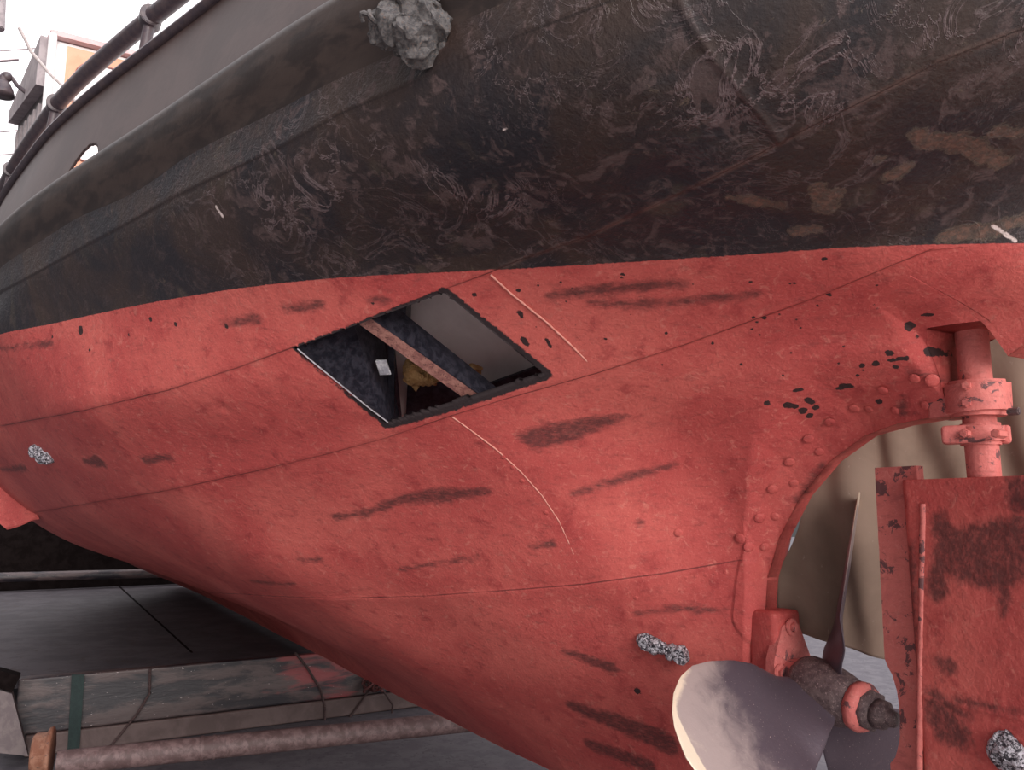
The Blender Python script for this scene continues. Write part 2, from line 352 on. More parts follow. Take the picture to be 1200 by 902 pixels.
def bronze_mat():
    M = NT('worn_bronze'); v = M.attr('polish'); n = M.noise(12, 5, .65, .5)
    v = M.math('MULTIPLY_ADD', M.math('ADD', n, -.5), .35, v)
    c = M.mix(M.step(v, .55, .85), (.085, .064, .082), (.36, .29, .28)); c = M.mix(M.step(v, .92, 1.08), c, (.72, .60, .47))
    c = M.mix(M.step(M.noise(150, 2, .6), .68, .74, 0, .7), c, (.45, .36, .33))
    M.bump(M.noise(60, 4, .6), .25, .004)
    return M.fin(c, M.step(v, .3, .7, .42, .5), .35)
M_BRONZE = bronze_mat()
M_HUB = simple('crusted_bronze_hub', (.075, .048, .052), (.13, .09, .09), 40, .5, .2, .8, (.28, .2, .2), .006)
def tarp_mat():
    M = NT('brown_canvas'); n = M.noise(2.5, 5, .6, .4); c = M.mix(M.step(n, .3, .7), (.165, .112, .082), (.235, .165, .125))
    c = M.mix(M.step(M.noise(28, 4, .7, .3), .66, .72, 0, .5), c, (.36, .29, .26)); M.bump(M.noise(220, 2), .15, .002)
    M.b.inputs['Sheen Weight'].default_value = .2
    return M.fin(c, .85)
M_TARP = tarp_mat()

# ================================================================ the ground
def struct(name, o): o.name = name; tag(o, kind='structure'); return o
g = 60
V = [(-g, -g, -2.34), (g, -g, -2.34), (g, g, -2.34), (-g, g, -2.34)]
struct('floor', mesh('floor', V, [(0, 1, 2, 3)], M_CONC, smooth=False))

M_BOUNCE = simple('pale_bounce_concrete', (.42, .39, .37), (.50, .47, .45), 3, .85, 0, .4, (.33, .31, .30))  # pale slab added out of view to bounce light up under the stern
mesh_a = MB().box((13.5, 0, -2.33), (27, 60, .02)).build('bounce_slab', M_BOUNCE, smooth=False); struct('bounce_slab', mesh_a)
# ================================================================ the boat
boat = empty('boat', (0, 0, 0))
tag(boat, 'red and black steel boat with a diamond hole cut in its side', 'boat')
G = build_grid(); NR, NC = G.shape[:2]
dU = np.gradient(G, axis=1); dV = np.gradient(G, axis=0); N = np.cross(dV, dU); N /= np.linalg.norm(N, axis=2)[..., None]+1e-12
if (N[NR//2, NC//3] @ (CAM-G[NR//2, NC//3])) < 0: N = -N
P = G.reshape(-1, 3).copy(); NN = N.reshape(-1, 3)
Q = grid_faces(NR, NC)
ir = np.array(list(range(0, NR-1, 4))+[NR-1]); ic = np.array(list(range(0, NC-1, 4))+[NC-1]); Gc = G[ir][:, ic]; cf = grid_faces(*Gc.shape[:2]); bvh = BVHTree.FromPolygons([tuple(p) for p in Gc.reshape(-1, 3)], [tuple(map(int, f)) for f in cf])
def hitn(x, y):
    for r in (0, 2, 5, 9, 15, 24, 40, 60):
        for a in range(1 if r == 0 else 8):
            xx, yy = x+r*math.cos(a*.785), y+r*math.sin(a*.785)
            d = Vector(ray(xx, yy)).normalized(); loc, n, i, dist = bvh.ray_cast(Vector(CAM), d)
            if loc is not None:
                if n.dot(d) > 0: n = -n
                return loc, n, (loc-Vector(CAM)).length
    raise ValueError((x, y))
def hit(x, y, off=0.0):
    loc, n, d = hitn(x, y); return loc+n*off
def polyhit(pts, step=14):
    out = []
    for (x0, y0), (x1, y1) in zip(pts, pts[1:]):
        k = max(1, int(math.hypot(x1-x0, y1-y0)/step))
        for i in range(k): out.append(hit(x0+(x1-x0)*i/k, y0+(y1-y0)*i/k))
    out.append(hit(*pts[-1])); return [p for p in out if p is not None]
def seg_dist(Pts, A, B):
    AB = B-A; t = np.clip(((Pts-A)@AB)/(AB@AB+1e-12), 0, 1); return np.linalg.norm(Pts-A-t[:, None]*AB, axis=1), t
def near(Pts, A, B, m):
    lo = np.minimum(A, B)-m; hi = np.maximum(A, B)+m; return np.nonzero(np.all((Pts > lo) & (Pts < hi), axis=1))[0]
def strokes(Pts, lst, hf=hitn):
    """lst: strokes of (x, y, r) photo coordinates laid on a surface -> depth inside + 2 cm, at each vertex"""
    out = np.zeros(len(Pts))
    for st in lst:
        pp = []
        for (x, y, r) in st:
            loc, n, d = hf(x, y); pp.append((np.array(loc), r*d/FPX))
        if len(pp) == 1: pp = pp*2
        for (A, ra), (B, rb) in zip(pp, pp[1:]):
            idx = near(Pts, A, B, max(ra, rb)+.03)
            if len(idx) == 0: continue
            d, t = seg_dist(Pts[idx], A, B); out[idx] = np.maximum(out[idx], ra+(rb-ra)*t-d+.02)
    return out
def line_dist(Pts, pl, m=.15):
    out = np.full(len(Pts), 9.)
    for A, B in zip(pl, pl[1:]):
        A, B = np.array(A), np.array(B); idx = near(Pts, A, B, m)
        if len(idx): out[idx] = np.minimum(out[idx], seg_dist(Pts[idx], A, B)[0])
    return out
SEAM_A = [(1198, 33), (1100, 72), (1020, 113), (935, 155), (860, 195), (800, 225), (740, 252), (690, 275), (640, 294), (605, 306), (575, 319), (540, 332), (500, 346), (460, 361), (400, 385), (345, 406), (280, 430), (200, 456), (100, 480), (1, 499)]
SEAM_B = [(1090, 292), (1050, 308), (950, 350), (800, 404), (700, 436), (600, 464), (530, 486), (450, 514), (383, 532), (300, 551), (200, 573), (100, 590), (35, 601)]
SEAM_C = [(868, 656), (780, 671), (685, 683), (600, 690), (500, 697), (400, 699), (300, 697), (235, 693)]
SEAM_D = [(718, 1), (633, 33), (560, 62), (460, 108), (400, 133), (330, 172), (207, 230), (100, 289), (1, 343)]
BUTT1 = [(575, 322), (600, 345), (640, 377), (670, 405), (697, 432)]
BUTT2 = [(530, 488), (552, 504), (580, 525), (610, 552), (635, 580), (655, 610), (668, 638), (678, 662), (685, 683)]
BUTT3 = [(797, 2), (815, 35), (838, 68), (860, 95), (885, 125), (915, 163)]
ARC = [(1110, 488), (1050, 497), (1010, 510), (970, 540), (935, 580), (910, 630), (897, 680), (893, 720)]
disp = np.zeros(len(P)); seams = {}
for ln, up_, nm in ((SEAM_A, 1, 'a'), (SEAM_B, 1, 'b'), (SEAM_C, -1, 'c'), (SEAM_D, 1, 'd')):
    pl = polyhit(ln, 6); arr = np.array([tuple(p) for p in pl]); d = line_dist(P, pl, .12)
    idx = np.nonzero(d < .12)[0]; order = np.argsort(arr[:, 0]); zz = np.interp(P[idx, 0], arr[order, 0], arr[order, 2]); side = np.sign(P[idx, 2]-zz)
    sd1 = np.full(len(P), 3.0); sd1[idx] = 1+side*d[idx]; seams['seam_'+nm] = sd1
    e_ = np.clip(side*up_*d[idx]/.009*.5+.5, 0, 1); disp[idx] += .006*e_*e_*(3-2*e_)*np.clip(1-d[idx]/.12, 0, 1)
arcp = [Vector(at_y(x, y, -.03)) for x, y in ARC]; da = line_dist(P, arcp, .25)
fr = np.clip((.135-da)/.012, 0, 1); disp += fr*.006
butt3 = polyhit(BUTT3, 20); d3 = line_dist(P, butt3, .05); disp += .007*np.exp(-(d3/.012)**2); halo = np.clip(1-d3/.03, 0, 1)*.8
X_, Z_ = P[:, 0], P[:, 2]
und = np.array([mnoise.noise(Vector((x*1.1, y*1.1, z*1.6))) for x, y, z in Gc.reshape(-1, 3)]).reshape(Gc.shape[:2])
fi = np.minimum(np.arange(NR)/4, Gc.shape[0]-1.001); fj = np.minimum(np.arange(NC)/4, Gc.shape[1]-1.001)
i0, j0 = fi.astype(int), fj.astype(int); ti, tj = (fi-i0)[:, None], (fj-j0)[None]
U4 = und[i0][:, j0]*(1-ti)*(1-tj)+und[i0+1][:, j0]*ti*(1-tj)+und[i0][:, j0+1]*(1-ti)*tj+und[i0+1][:, j0+1]*ti*tj
disp += U4.ravel()*.010*np.clip(-X_+.0, 0, 1)
dents = [(262, 478, 7, -.006), (345, 457, 4, -.004), (900, 255, 30, -.01), (1000, 250, 40, .008), (780, 210, 30, -.008), (620, 240, 35, -.008), (560, 262, 14, -.006), (680, 265, 25, .006), (1110, 190, 30, -.01), (500, 225, 30, .006), (860, 150, 25, -.007), (765, 110, 22, .006)]
for x, y, r, a in dents:
    loc, n, dd = hitn(x, y); R_ = r*dd/FPX; d = np.linalg.norm(P-np.array(loc), axis=1); disp += a*np.exp(-(d/R_)**2)
SCUFF = [[(605, 510, 3), (630, 513, 15), (665, 505, 16), (700, 494, 9), (735, 486, 3)], [(672, 578, 3), (720, 563, 5), (790, 545, 3)],
 [(392, 606, 4), (430, 602, 5), (470, 586, 6), (510, 582, 11), (568, 576, 5)], [(645, 347, 5), (680, 343, 8), (740, 336, 9), (800, 332, 6)],
 [(690, 355, 3), (760, 357, 7), (820, 352, 6), (885, 344, 4)], [(100, 541, 3), (118, 540, 9)], [(170, 538, 6), (200, 535, 4)], [(262, 380, 3), (300, 373, 5)],
 [(335, 362, 4), (375, 357, 6)], [(660, 763, 4), (715, 782, 8)], [(670, 828, 7), (735, 852, 12), (785, 872, 12)], [(690, 872, 7), (760, 898, 9)], [(295, 680, 3), (345, 683, 2)],
 [(620, 640, 2), (648, 636, 4)], [(750, 612, 3)], [(470, 667, 2), (560, 652, 2)], [(1, 408, 2), (60, 402, 3)], [(350, 656, 2), (375, 655, 3)], [(433, 352, 3), (455, 350, 3)],
 [(745, 718, 2), (800, 712, 4), (850, 716, 2)], [(1065, 436, 2), (1105, 437, 3)], [(1060, 465, 3), (1058, 480, 5)], [(935, 585, 3), (965, 545, 3)], [(1, 550, 2), (30, 548, 4)]]
CHIP = [[(899, 472, 4)], [(923, 474, 5), (931, 476, 4)], [(946, 468, 4), (952, 471, 3)], [(941, 481, 5)], [(956, 477, 4)], [(949, 487, 4)], [(932, 457, 3), (940, 456, 2)], [(982, 455, 3), (996, 452, 4)],
 [(1031, 469, 4)], [(1066, 382, 6)], [(1096, 405, 6)], [(1042, 414, 4)], [(1026, 426, 4)], [(1042, 422, 2), (1062, 420, 3)], [(1080, 369, 2), (1090, 369, 3)], [(989, 452, 5)], [(966, 303, 3)], [(971, 345, 3)], [(895, 372, 3)],
 [(93, 387, 5)], [(104, 410, 2)], [(437, 355, 2)], [(608, 366, 3), (612, 372, 2)], [(613, 398, 4), (618, 404, 3)], [(556, 346, 3)], [(205, 380, 3)], [(265, 382, 3)], [(175, 374, 3)], [(60, 394, 2)], [(747, 810, 4)], [(835, 402, 2)], [(150, 392, 2)], [(1120, 452, 3)], [(607, 341, 3)],
 [(1050, 430, 3)], [(1010, 428, 3)], [(1075, 395, 2)], [(1005, 440, 2)], [(630, 335, 2)], [(730, 322, 3)], [(880, 330, 2)], [(640, 397, 2), (645, 406, 2)]]
for _ in range(40): CHIP.append([(random.uniform(600, 1090), random.uniform(325, 440), random.uniform(.8, 1.8))])
RUSTP = [[(960, 222, 8), (968, 240, 11), (982, 224, 5)], [(855, 231, 3), (885, 237, 7), (915, 242, 4)], [(1070, 155, 5), (1085, 165, 9), (1120, 168, 12), (1150, 180, 10), (1172, 192, 7)], [(1170, 153, 7), (1192, 156, 6)], [(1048, 204, 9), (1060, 197, 7)],
 [(1105, 278, 5), (1130, 272, 8), (1165, 268, 7), (1198, 258, 6)], [(935, 272, 7), (955, 268, 5)], [(1030, 188, 4)]]
PALE = [[(253, 242, 1.5), (260, 253, 2)], [(1163, 264, 1.5), (1190, 282, 2)], [(590, 152, 1), (595, 150, 1)], [(572, 140, 1), (574, 148, .8)]]
SCR = [[(450, 170, 20), (560, 235, 30), (700, 200, 30), (790, 195, 25)], [(820, 90, 40), (960, 95, 40), (1100, 60, 40)], [(560, 60, 20), (700, 130, 30), (830, 120, 30)], [(260, 235, 25), (340, 250, 30), (420, 190, 30)], [(970, 140, 10), (1080, 100, 16), (1190, 60, 30)]]
HOLE = [(345, 407), (520, 343), (637, 437), (453, 496)]
burn = strokes(P, [[(345, 407, 2.5), (453, 496, 6)], [(453, 496, 8), (637, 437, 10)], [(637, 437, 9), (520, 343, 8)], [(520, 343, 6), (345, 407, 2)]])
att = dict(scuff=strokes(P, SCUFF), chip=strokes(P, CHIP), rust=strokes(P, RUSTP), pale=strokes(P, PALE), halo=halo, burn=burn,
           **seams, scrape=np.clip(strokes(P, SCR), 0, .1))
px, py, pz = project(P)
# snap vertices near the outline of the torch-cut hole on to it
def edge_near(x, y):
    best = np.full(len(x), 1e9); bx, by = x.copy(), y.copy()
    for (x0, y0), (x1, y1) in zip(HOLE, HOLE[1:]+HOLE[:1]):
        t = np.clip(((x-x0)*(x1-x0)+(y-y0)*(y1-y0))/((x1-x0)**2+(y1-y0)**2), 0, 1); qx, qy = x0+t*(x1-x0), y0+t*(y1-y0)
        d = np.hypot(x-qx, y-qy); m = d < best; best[m] = d[m]; bx[m] = qx[m]; by[m] = qy[m]
    return best, bx, by
def inpoly(x, y, poly):
    r = np.zeros(len(x), bool)
    for (x0, y0), (x1, y1) in zip(poly, poly[1:]+poly[:1]):
        c = ((y0 > y) != (y1 > y)) & (x < (x1-x0)*(y-y0)/(y1-y0+1e-12)+x0); r ^= c
    return r
vis = (pz > .3) & (np.arange(len(P)) // NC < NL)
sel = np.nonzero(vis & (px > 330) & (px < 655) & (py > 330) & (py < 510))[0]
bd, bx, by = edge_near(px[sel], py[sel]); near_ = bd < 1.5; ids = sel[near_]
for k, ex, ey in zip(ids, bx[near_], by[near_]):
    d = ray(ex, ey); n = NN[k]; t = ((P[k]-CAM)@n)/(d@n); P[k] = CAM+d*t; px[k], py[k] = ex, ey
P += NN*disp[:, None]
ctr = P[Q].mean(1); cx, cy, cz = project(ctr)
hole = inpoly(cx, cy, HOLE) & vis[Q[:, 0]]
# drop degenerate faces at the tips
Qk = Q[~hole]
hf = Q[hole]
rimE = {}
for f in hf:
    for a, b in zip(f, np.roll(f, -1)):
        k = (min(a, b), max(a, b)); rimE[k] = rimE.get(k, 0)+1
rim = [k for k, v in rimE.items() if v == 1]
V2 = list(P); ridx = {}
for a, b in rim:
    for q in (a, b):
        if q not in ridx: ridx[q] = len(V2); V2.append(P[q]-NN[q]*.014)
rq = [(a, b, ridx[b], ridx[a]) for a, b in rim]
nx = len(V2)-len(P)
for k in att: att[k] = np.concatenate([att[k], np.full(nx, .08 if k == 'burn' else 0.)])
# stern bar joining the two sides along the keel and the propeller aperture
lo = P[:NC]; st = len(V2)
for p in lo: V2.append(np.array([p[0], -p[1], p[2]]))
sq = [(i, i+1, st+i+1, st+i) for i in range(NC-1)]
for k in att: att[k] = np.concatenate([att[k], np.zeros(NC)])
hull = big_mesh('hull', np.array(V2), np.concatenate([Qk, np.array(rq), np.array(sq)]), M_HULL, boat, attrs=att)
Gp = np.concatenate([G[:-1:6], G[-1:]])[:, list(range(0, NC-1, 5))+[NC-1]].copy(); Gp[..., 1] *= -1
big_mesh('hull_far_side', Gp.reshape(-1, 3), grid_faces(*Gp.shape[:2]), M_HULL, boat)

# weld beads and rivets standing proud of the plating
for ln, r in ((BUTT1, .0038), (BUTT2, .0038)):
    pts = [p for p in polyhit(ln, 5)]
    M = MB(); M.tube(pts, [r*(1+.25*math.sin(i*2.3)) for i in range(len(pts))], 8).build('weld_bead', simple('pale_red_weld', (.62, .25, .2), (.72, .34, .28), 80, .5) if ln is BUTT1 else bpy.data.materials['pale_red_weld'], hull)
RIV = [(1092, 445, 7), (1072, 442, 6), (1035, 456, 6), (1019, 478, 5), (1001, 477, 6), (972, 493, 6), (947, 513, 6), (925, 540, 6), (905, 572, 6), (890, 606, 6), (877, 640, 6), (868, 630, 6), (1050, 480, 5), (1085, 474, 5), (960, 528, 5), (930, 565, 5), (908, 604, 5), (896, 640, 5), (612, 563, 3), (601, 547, 3), (590, 535, 3), (640, 600, 3), (795, 624, 5), (745, 700, 3), (650, 505, 2)]
for i in range(34): t = i/33; RIV.append((380+300*t, 708-9*t*t, 2.2))
for i in range(14): t = i/13; RIV.append((700+150*t, 690-20*t, 2.5))
for x, y, r in RIV:
    h = hitn(x, y); 
    if h[0] is None: continue
    rr = r*h[2]/FPX
    MB().ball(h[0]+h[1]*(.009 if x > 860 else .003), rr, (1.0, 1.0, .20), 2, h[1].to_track_quat('Z', 'Y').to_matrix()).build('rivet', M_RED, hull)

# --- belt, bulwark, rail: swept along the hull's upper edge
bxs = np.concatenate([np.linspace(-18, -6.2, 30, False), np.linspace(-6.2, .6, 900, False), np.linspace(.6, 1.16, 60)])
bys = pchip(DXs, DYs, bxs); tx, ty = np.gradient(bxs), np.gradient(bys); L = np.hypot(tx, ty); nxo, nyo = -ty/L, tx/L   # outward in (X, halfbreadth)
def sweep(profile, side=1):
    """profile: (outward offset, z)"""
    R = []
    for o, z in profile: R.append(np.stack([bxs+nxo*o, -side*np.maximum(bys+nyo*o, 0), np.full(len(bxs), z)], -1))
    return np.array(R)
belt_prof = [(.008, 1.41), (.022, 1.455), (.042, 1.50), (.058, 1.55), (.066, 1.60), (.067, 1.645), (.060, 1.675), (.045, 1.693), (.02, 1.70), (-.02, 1.70), (-.06, 1.70)]
def smoothprof(p, k=4):
    t = np.arange(len(p)); tt = np.linspace(0, len(p)-1, (len(p)-1)*k+1); return list(zip(pchip(t, [a for a, b in p], tt), pchip(t, [b for a, b in p], tt)))
for side in (1, -1):
    R = sweep(smoothprof(belt_prof) if side == 1 else belt_prof, side)
    if side == -1: R = R[:, ::8]
    big_mesh('rubbing_band', R.reshape(-1, 3), grid_faces(*R.shape[:2]), M_BELT, boat)
    zs = np.linspace(1.70, 2.27, 60 if side == 1 else 4); prof = [(-.015-.12*((z-1.70)/.57), z) for z in zs]
    R = sweep(prof, side)
    if side == -1: R = R[:, ::8]
    B = R.reshape(-1, 3); q = grid_faces(*R.shape[:2])
    if side == 1:
        c = B[q].mean(1); X0 = at_z(99, 187, 1.8)[0]; k = ((c[:, 0]-X0)/.20)**2+((c[:, 2]-1.68)/.20)**2 < 1; q = q[~k]
    bw = big_mesh('bulwark', B, q, M_BULW, boat); so = bw.modifiers.new('t', 'SOLIDIFY'); so.thickness = .012
    R = sweep([(-.135+.035*math.cos(a), 2.285+.028*math.sin(a)) for a in np.linspace(0, 2*math.pi, 13)], side)[:, ::6]
    big_mesh('cap_rail', R.reshape(-1, 3), grid_faces(*R.shape[:2]), M_RAIL, bw)
def inboard(X, off, z):
    h = float(pchip(DXs, DYs, np.array([X]))[0]); return Vector((X, -(h-off), z))
hr = empty('handrail'); hr.parent = boat
pts = [inboard(X, .17, 2.50) for X in np.linspace(-8, .9, 90)]
MB().tube(pts, .045, 16).build('rail_tube', M_RAIL, hr)
for p in [(187, 42), (75, 140), (10, 212)]:
    X = at_z(p[0], p[1], 2.42)[0]; a = inboard(X, .15, 2.28); b = inboard(X, .17, 2.5)
    MB().cyl(a, b, .028, n=14).cyl(b-Vector((.05, 0, 0)), b+Vector((.05, 0, 0)), .056, n=16, bev=.004).build('stanchion', M_RAIL, hr)
X = at_z(118, 110, 2.4)[0]
# deck, with an open hatch over the compartment behind the hole
dk = []
xs = list(np.linspace(-17, 1.0, 60))
V = []; Fs = []
for X in xs:
    h = float(pchip(DXs, DYs, np.array([X]))[0])-.02
    for y in (-h, -1.0, 1.0, h): V.append((X, y if abs(y) <= h else math.copysign(h, y), 1.62))
for i in range(len(xs)-1):
    for j in range(3):
        if j == 1 and -3.6 < xs[i] < -2.3: continue
        a = i*4+j; Fs.append((a, a+4, a+5, a+1))
mesh('deck', V, Fs, M_GREY, boat, smooth=False)
# ================================================================ inside the hole
hA, hB, hC, hD = [hitn(*p)[0] for p in HOLE]
_, hN, _ = hitn(490, 420); hN = Vector(hN); e1 = (hB-hA).normalized(); e2 = (hD-hA).normalized()
inn = -hN
# local pixel->point at a depth behind the plating
def at_depth(x, y, dep):
    o = hA+inn*dep; d = Vector(ray(x, y)); t = (o-Vector(CAM)).dot(hN)/d.dot(hN); return Vector(CAM)+d*t
MB().tube([hit(349, 408, .004), hit(375, 430, .004), hit(402, 452, .004), hit(430, 475, .004), hit(455, 494, .004)], .0032, 8).build('cut_edge', simple('bare_cut_steel', (.6, .58, .62), (.4, .38, .42), 60, .3, .5), boat, 'bright bare steel edge')
MB().prism([at_depth(478, 440, .44), at_depth(560, 455, .44), at_depth(700, 405, .44), at_depth(700, 520, .44), at_depth(474, 520, .44)], inn*.02).build('shade_piece', M_BLACK, boat)  # added black piece painting the shade at the panel's lower right
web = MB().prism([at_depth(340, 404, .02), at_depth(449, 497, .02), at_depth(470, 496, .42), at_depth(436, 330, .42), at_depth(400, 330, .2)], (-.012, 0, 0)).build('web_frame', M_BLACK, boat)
fl = MB().prism([at_depth(421, 380, .03), at_depth(434, 373, .03), at_depth(560, 462, .03), at_depth(546, 468, .03)], inn*.008).build('rib', M_FLANGE, boat)
MB().prism([at_depth(434, 373, .031), at_depth(560, 462, .031), at_depth(600, 470, .16), at_depth(452, 352, .16)], e1*.008).build('rib_web', M_BLACK, fl)
for t in (.2, .45, .66, .85):
    c = at_depth(428+126*t, 377+88*t, .028); MB().ball(c, .006, (1, 1, .5), 2).build('rivet', M_FLANGE, fl)
pn = MB().prism([at_depth(452, 300, .5), at_depth(700, 300, .5), at_depth(700, 520, .5), at_depth(474, 520, .5)], inn*.02).build('lining_panel', M_PALE, boat)
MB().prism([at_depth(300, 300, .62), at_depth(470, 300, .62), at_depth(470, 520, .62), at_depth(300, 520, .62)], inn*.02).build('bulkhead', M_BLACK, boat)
MB().prism([at_depth(477, 338, .35), at_depth(466, 338, .35), at_depth(466, 400, .35), at_depth(474, 404, .35)], inn*.1).build('bracket', M_BLACK, boat)
MB().ball(at_depth(486, 434, .30), .075, (1.1, .8, .9), 4).ball(at_depth(500, 442, .28), .06, (1.2, .8, .7), 4).ball(at_depth(485, 456, .28), .02, (.6, .6, 1.6), 3).rough(.035, 14).rough(.015, 40).build('foam_insulation', M_FOAM, boat)
MB().ball(at_depth(555, 436, .34), .045, (1.3, .9, .6), 4).rough(.03, 14).build('foam_insulation', M_FOAM, boat)
MB().box(at_depth(449, 430, .10), (.012, .05, .08), hN.to_track_quat('X', 'Z').to_matrix(), .004).rough(.006, 60).build('tape_scrap', M_TAPE, boat)
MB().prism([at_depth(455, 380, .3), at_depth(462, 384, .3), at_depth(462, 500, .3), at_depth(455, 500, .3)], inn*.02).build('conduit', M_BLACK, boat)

# ================================================================ stern gear
sp = MB().prism([(-.05, -.03, .34), (-.05, -.03, .60), (-.12, -.03, .60), (-.12, -.03, .345)], (0, .06, 0)).build('sternpost', M_RED, boat)
# rudder trunk recess and gudgeon
gc = Vector(at_y(1150, 467, 0)); 
SX0 = float(at_y(1150, 520, 0)[0])
gm = MB(); gm.cyl((SX0, 0, gc.z-.062), (SX0, 0, gc.z+.062), .105, n=10, bev=.014).box((SX0-.06, 0, gc.z), (.17, .15, .12), None, .015).rough(.006, 22, 0); gd = gm.build('gudgeon', M_REDW, boat)
for x, y in ((1131, 452), (1131, 472)):
    c = Vector(at_y(x, y, -.1)); MB().cyl(c+Vector((0, .02, 0)), c+Vector((.008, -.012, 0)), .016, n=6, bev=.003).build('bolt', M_REDW, gd)
c = Vector(at_y(1188, 482, -.02)); MB().cyl(c+Vector((-.02, 0, 0)), c+Vector((.02, .0, 0)), .013, n=6, bev=.003).build('bolt', M_HUB, gd)
rud = empty('rudder', (SX0, 0, .1)); rud.parent = boat
def rp(o): o.parent = rud; o.matrix_parent_inverse = Matrix.Translation((-SX0, 0, -.1)); return o
rp(MB().cyl((SX0, 0, .05), (SX0, 0, .80), .054, n=32).rough(.0015, 40).build('rudder_stock', M_REDW))
lc = at_y(1150, 509, 0)[2]
cl = MB().cyl((SX0, 0, lc-.038), (SX0, 0, lc+.038), .075, n=20, bev=.012)
cl.box((SX0-.03, -.055, lc), (.13, .06, .065), Matrix.Rotation(.5, 3, 'Z'), .014); cl.box((SX0-.0, .055, lc), (.13, .06, .065), Matrix.Rotation(.5, 3, 'Z'), .014)
rp(cl.rough(.004, 30).build('clamp_collar', M_REDW))
for x in (1129, 1166):
    c = Vector(at_y(x, 508, -.09)); rp(MB().cyl(c+Vector((0, .05, 0)), c+Vector((.006, -.012, 0)), .016, n=6, bev=.003).build('bolt', M_REDW))
# rudder blade: thick plate with a dense near face that carries the wear
zt = at_y(1120, 560, -.06)[2]; XL = at_y(1063, 700, -.06)[0]; XE = .95; TH = .06
nzr, nxr = 300, 260
zz = np.linspace(-1.45, zt, nzr); xx = np.linspace(XL, XE, nxr)
prof = []                                   # rounded leading edge then side
for a in np.linspace(math.pi, math.pi/2, 12): prof.append((XL+.035+.035*math.cos(a), -TH+.035-.035*math.sin(a)))
prof += [(x, -TH) for x in np.linspace(XL+.035, XE, nxr)[1:]]
RG = np.array([[(x, y, z) for x, y in prof] for z in zz]); sh = RG.shape; RP = RG.reshape(-1, 3)
def rhit(x, y): p = at_y(x, y, -TH); return p, None, np.linalg.norm(p-CAM)
RSC = [[(1100, 610, 8), (1125, 650, 28), (1165, 650, 34), (1200, 640, 30)], [(1105, 600, 4), (1098, 690, 12)], [(1190, 570, 10), (1198, 580, 18)], [(1095, 830, 12), (1110, 850, 18), (1125, 862, 12)],
 [(1100, 775, 6), (1112, 782, 7)], [(1090, 812, 5), (1130, 838, 6)], [(1066, 640, 6), (1066, 720, 7), (1066, 800, 7)], [(1175, 720, 2), (1178, 690, 6)], [(1120, 820, 4), (1200, 835, 2)]]
rdisp = np.zeros(len(RP)); A, B = at_y(1085, 818, -TH), at_y(1199, 843, -TH); rdisp += .005*np.exp(-(seg_dist(RP, A, B)[0]/.008)**2)
rdisp += np.array([mnoise.noise(Vector(p*3)) for p in RP])*.004+np.array([mnoise.noise(Vector(p*22)) for p in RP])*.0012
ra = dict(scuff=strokes(RP, RSC, rhit)); RP2 = RP.copy(); RP2[:, 1] -= rdisp
nV = len(RP2); back = np.array([[XL+.035, TH, -1.45], [XL+.035, TH, zt], [XE, TH, zt], [XE, TH, -1.45]])
o = big_mesh('rudder_blade', RP2, grid_faces(sh[0], sh[1]), M_RUD, None, attrs=ra); rp(o)
bmr = bmesh.new(); bmr.from_mesh(o.data); bmr.verts.ensure_lookup_table()
ncol = sh[1]; top = [bmr.verts[(nzr-1)*ncol+k] for k in range(ncol)]
bv = [bmr.verts.new(v) for v in ((XL, .0, zt), (XL+.035, TH, zt), (XE, TH, zt))]; b2 = [bmr.verts.new((v.co.x, v.co.y, -1.45)) for v in bv]
bmr.faces.new(top+bv[::-1]); 
for a_, b_ in ((0, 1), (1, 2)): bmr.faces.new((bv[a_], bv[b_], b2[b_], b2[a_]))
bmr.faces.new((bmr.verts[(nzr-1)*ncol], bv[0], b2[0], bmr.verts[0])) if False else None
bmr.to_mesh(o.data); bmr.free()
# vertical half-round welded along the near face, and the narrow leading plate
mb = MB(); pts = [Vector(at_y(1081, 590, -TH)), Vector(at_y(1079, 700, -TH)), Vector(at_y(1076, 900, -TH)), Vector(at_y(1075, 980, -TH))]
mb.tube([pts[0].lerp(pts[-1], i/40)+Vector((0, .006, 0)) for i in range(41)], .012, 10).rough(.002, 40); rp(mb.build('edge_moulding', M_PLATE))
lp = [at_y(1025, 548, -.02), at_y(1084, 548, -.02)]
ld = MB(); zs = np.linspace(lp[0][2], -1.4, 60); l0 = at_y(1020, 700, -.02)[0]
front = [Vector((lp[0][0]+.0-.02*(lp[0][2]-z)+mnoise.noise(Vector((0, 0, z*25)))*.003, -.02, z)) for z in zs]
hubz = -.74
for v in front:
    dz = v.z-hubz
    if abs(dz) < .17: v.x += .05*math.sqrt(1-(dz/.17)**2)
poly = front+[Vector((XL+.05, -.02, -1.4)), Vector((XL+.05, -.02, lp[0][2]))]
ld.prism(poly, (0, .04, 0)); rp(ld.build('leading_plate', M_PLATE))

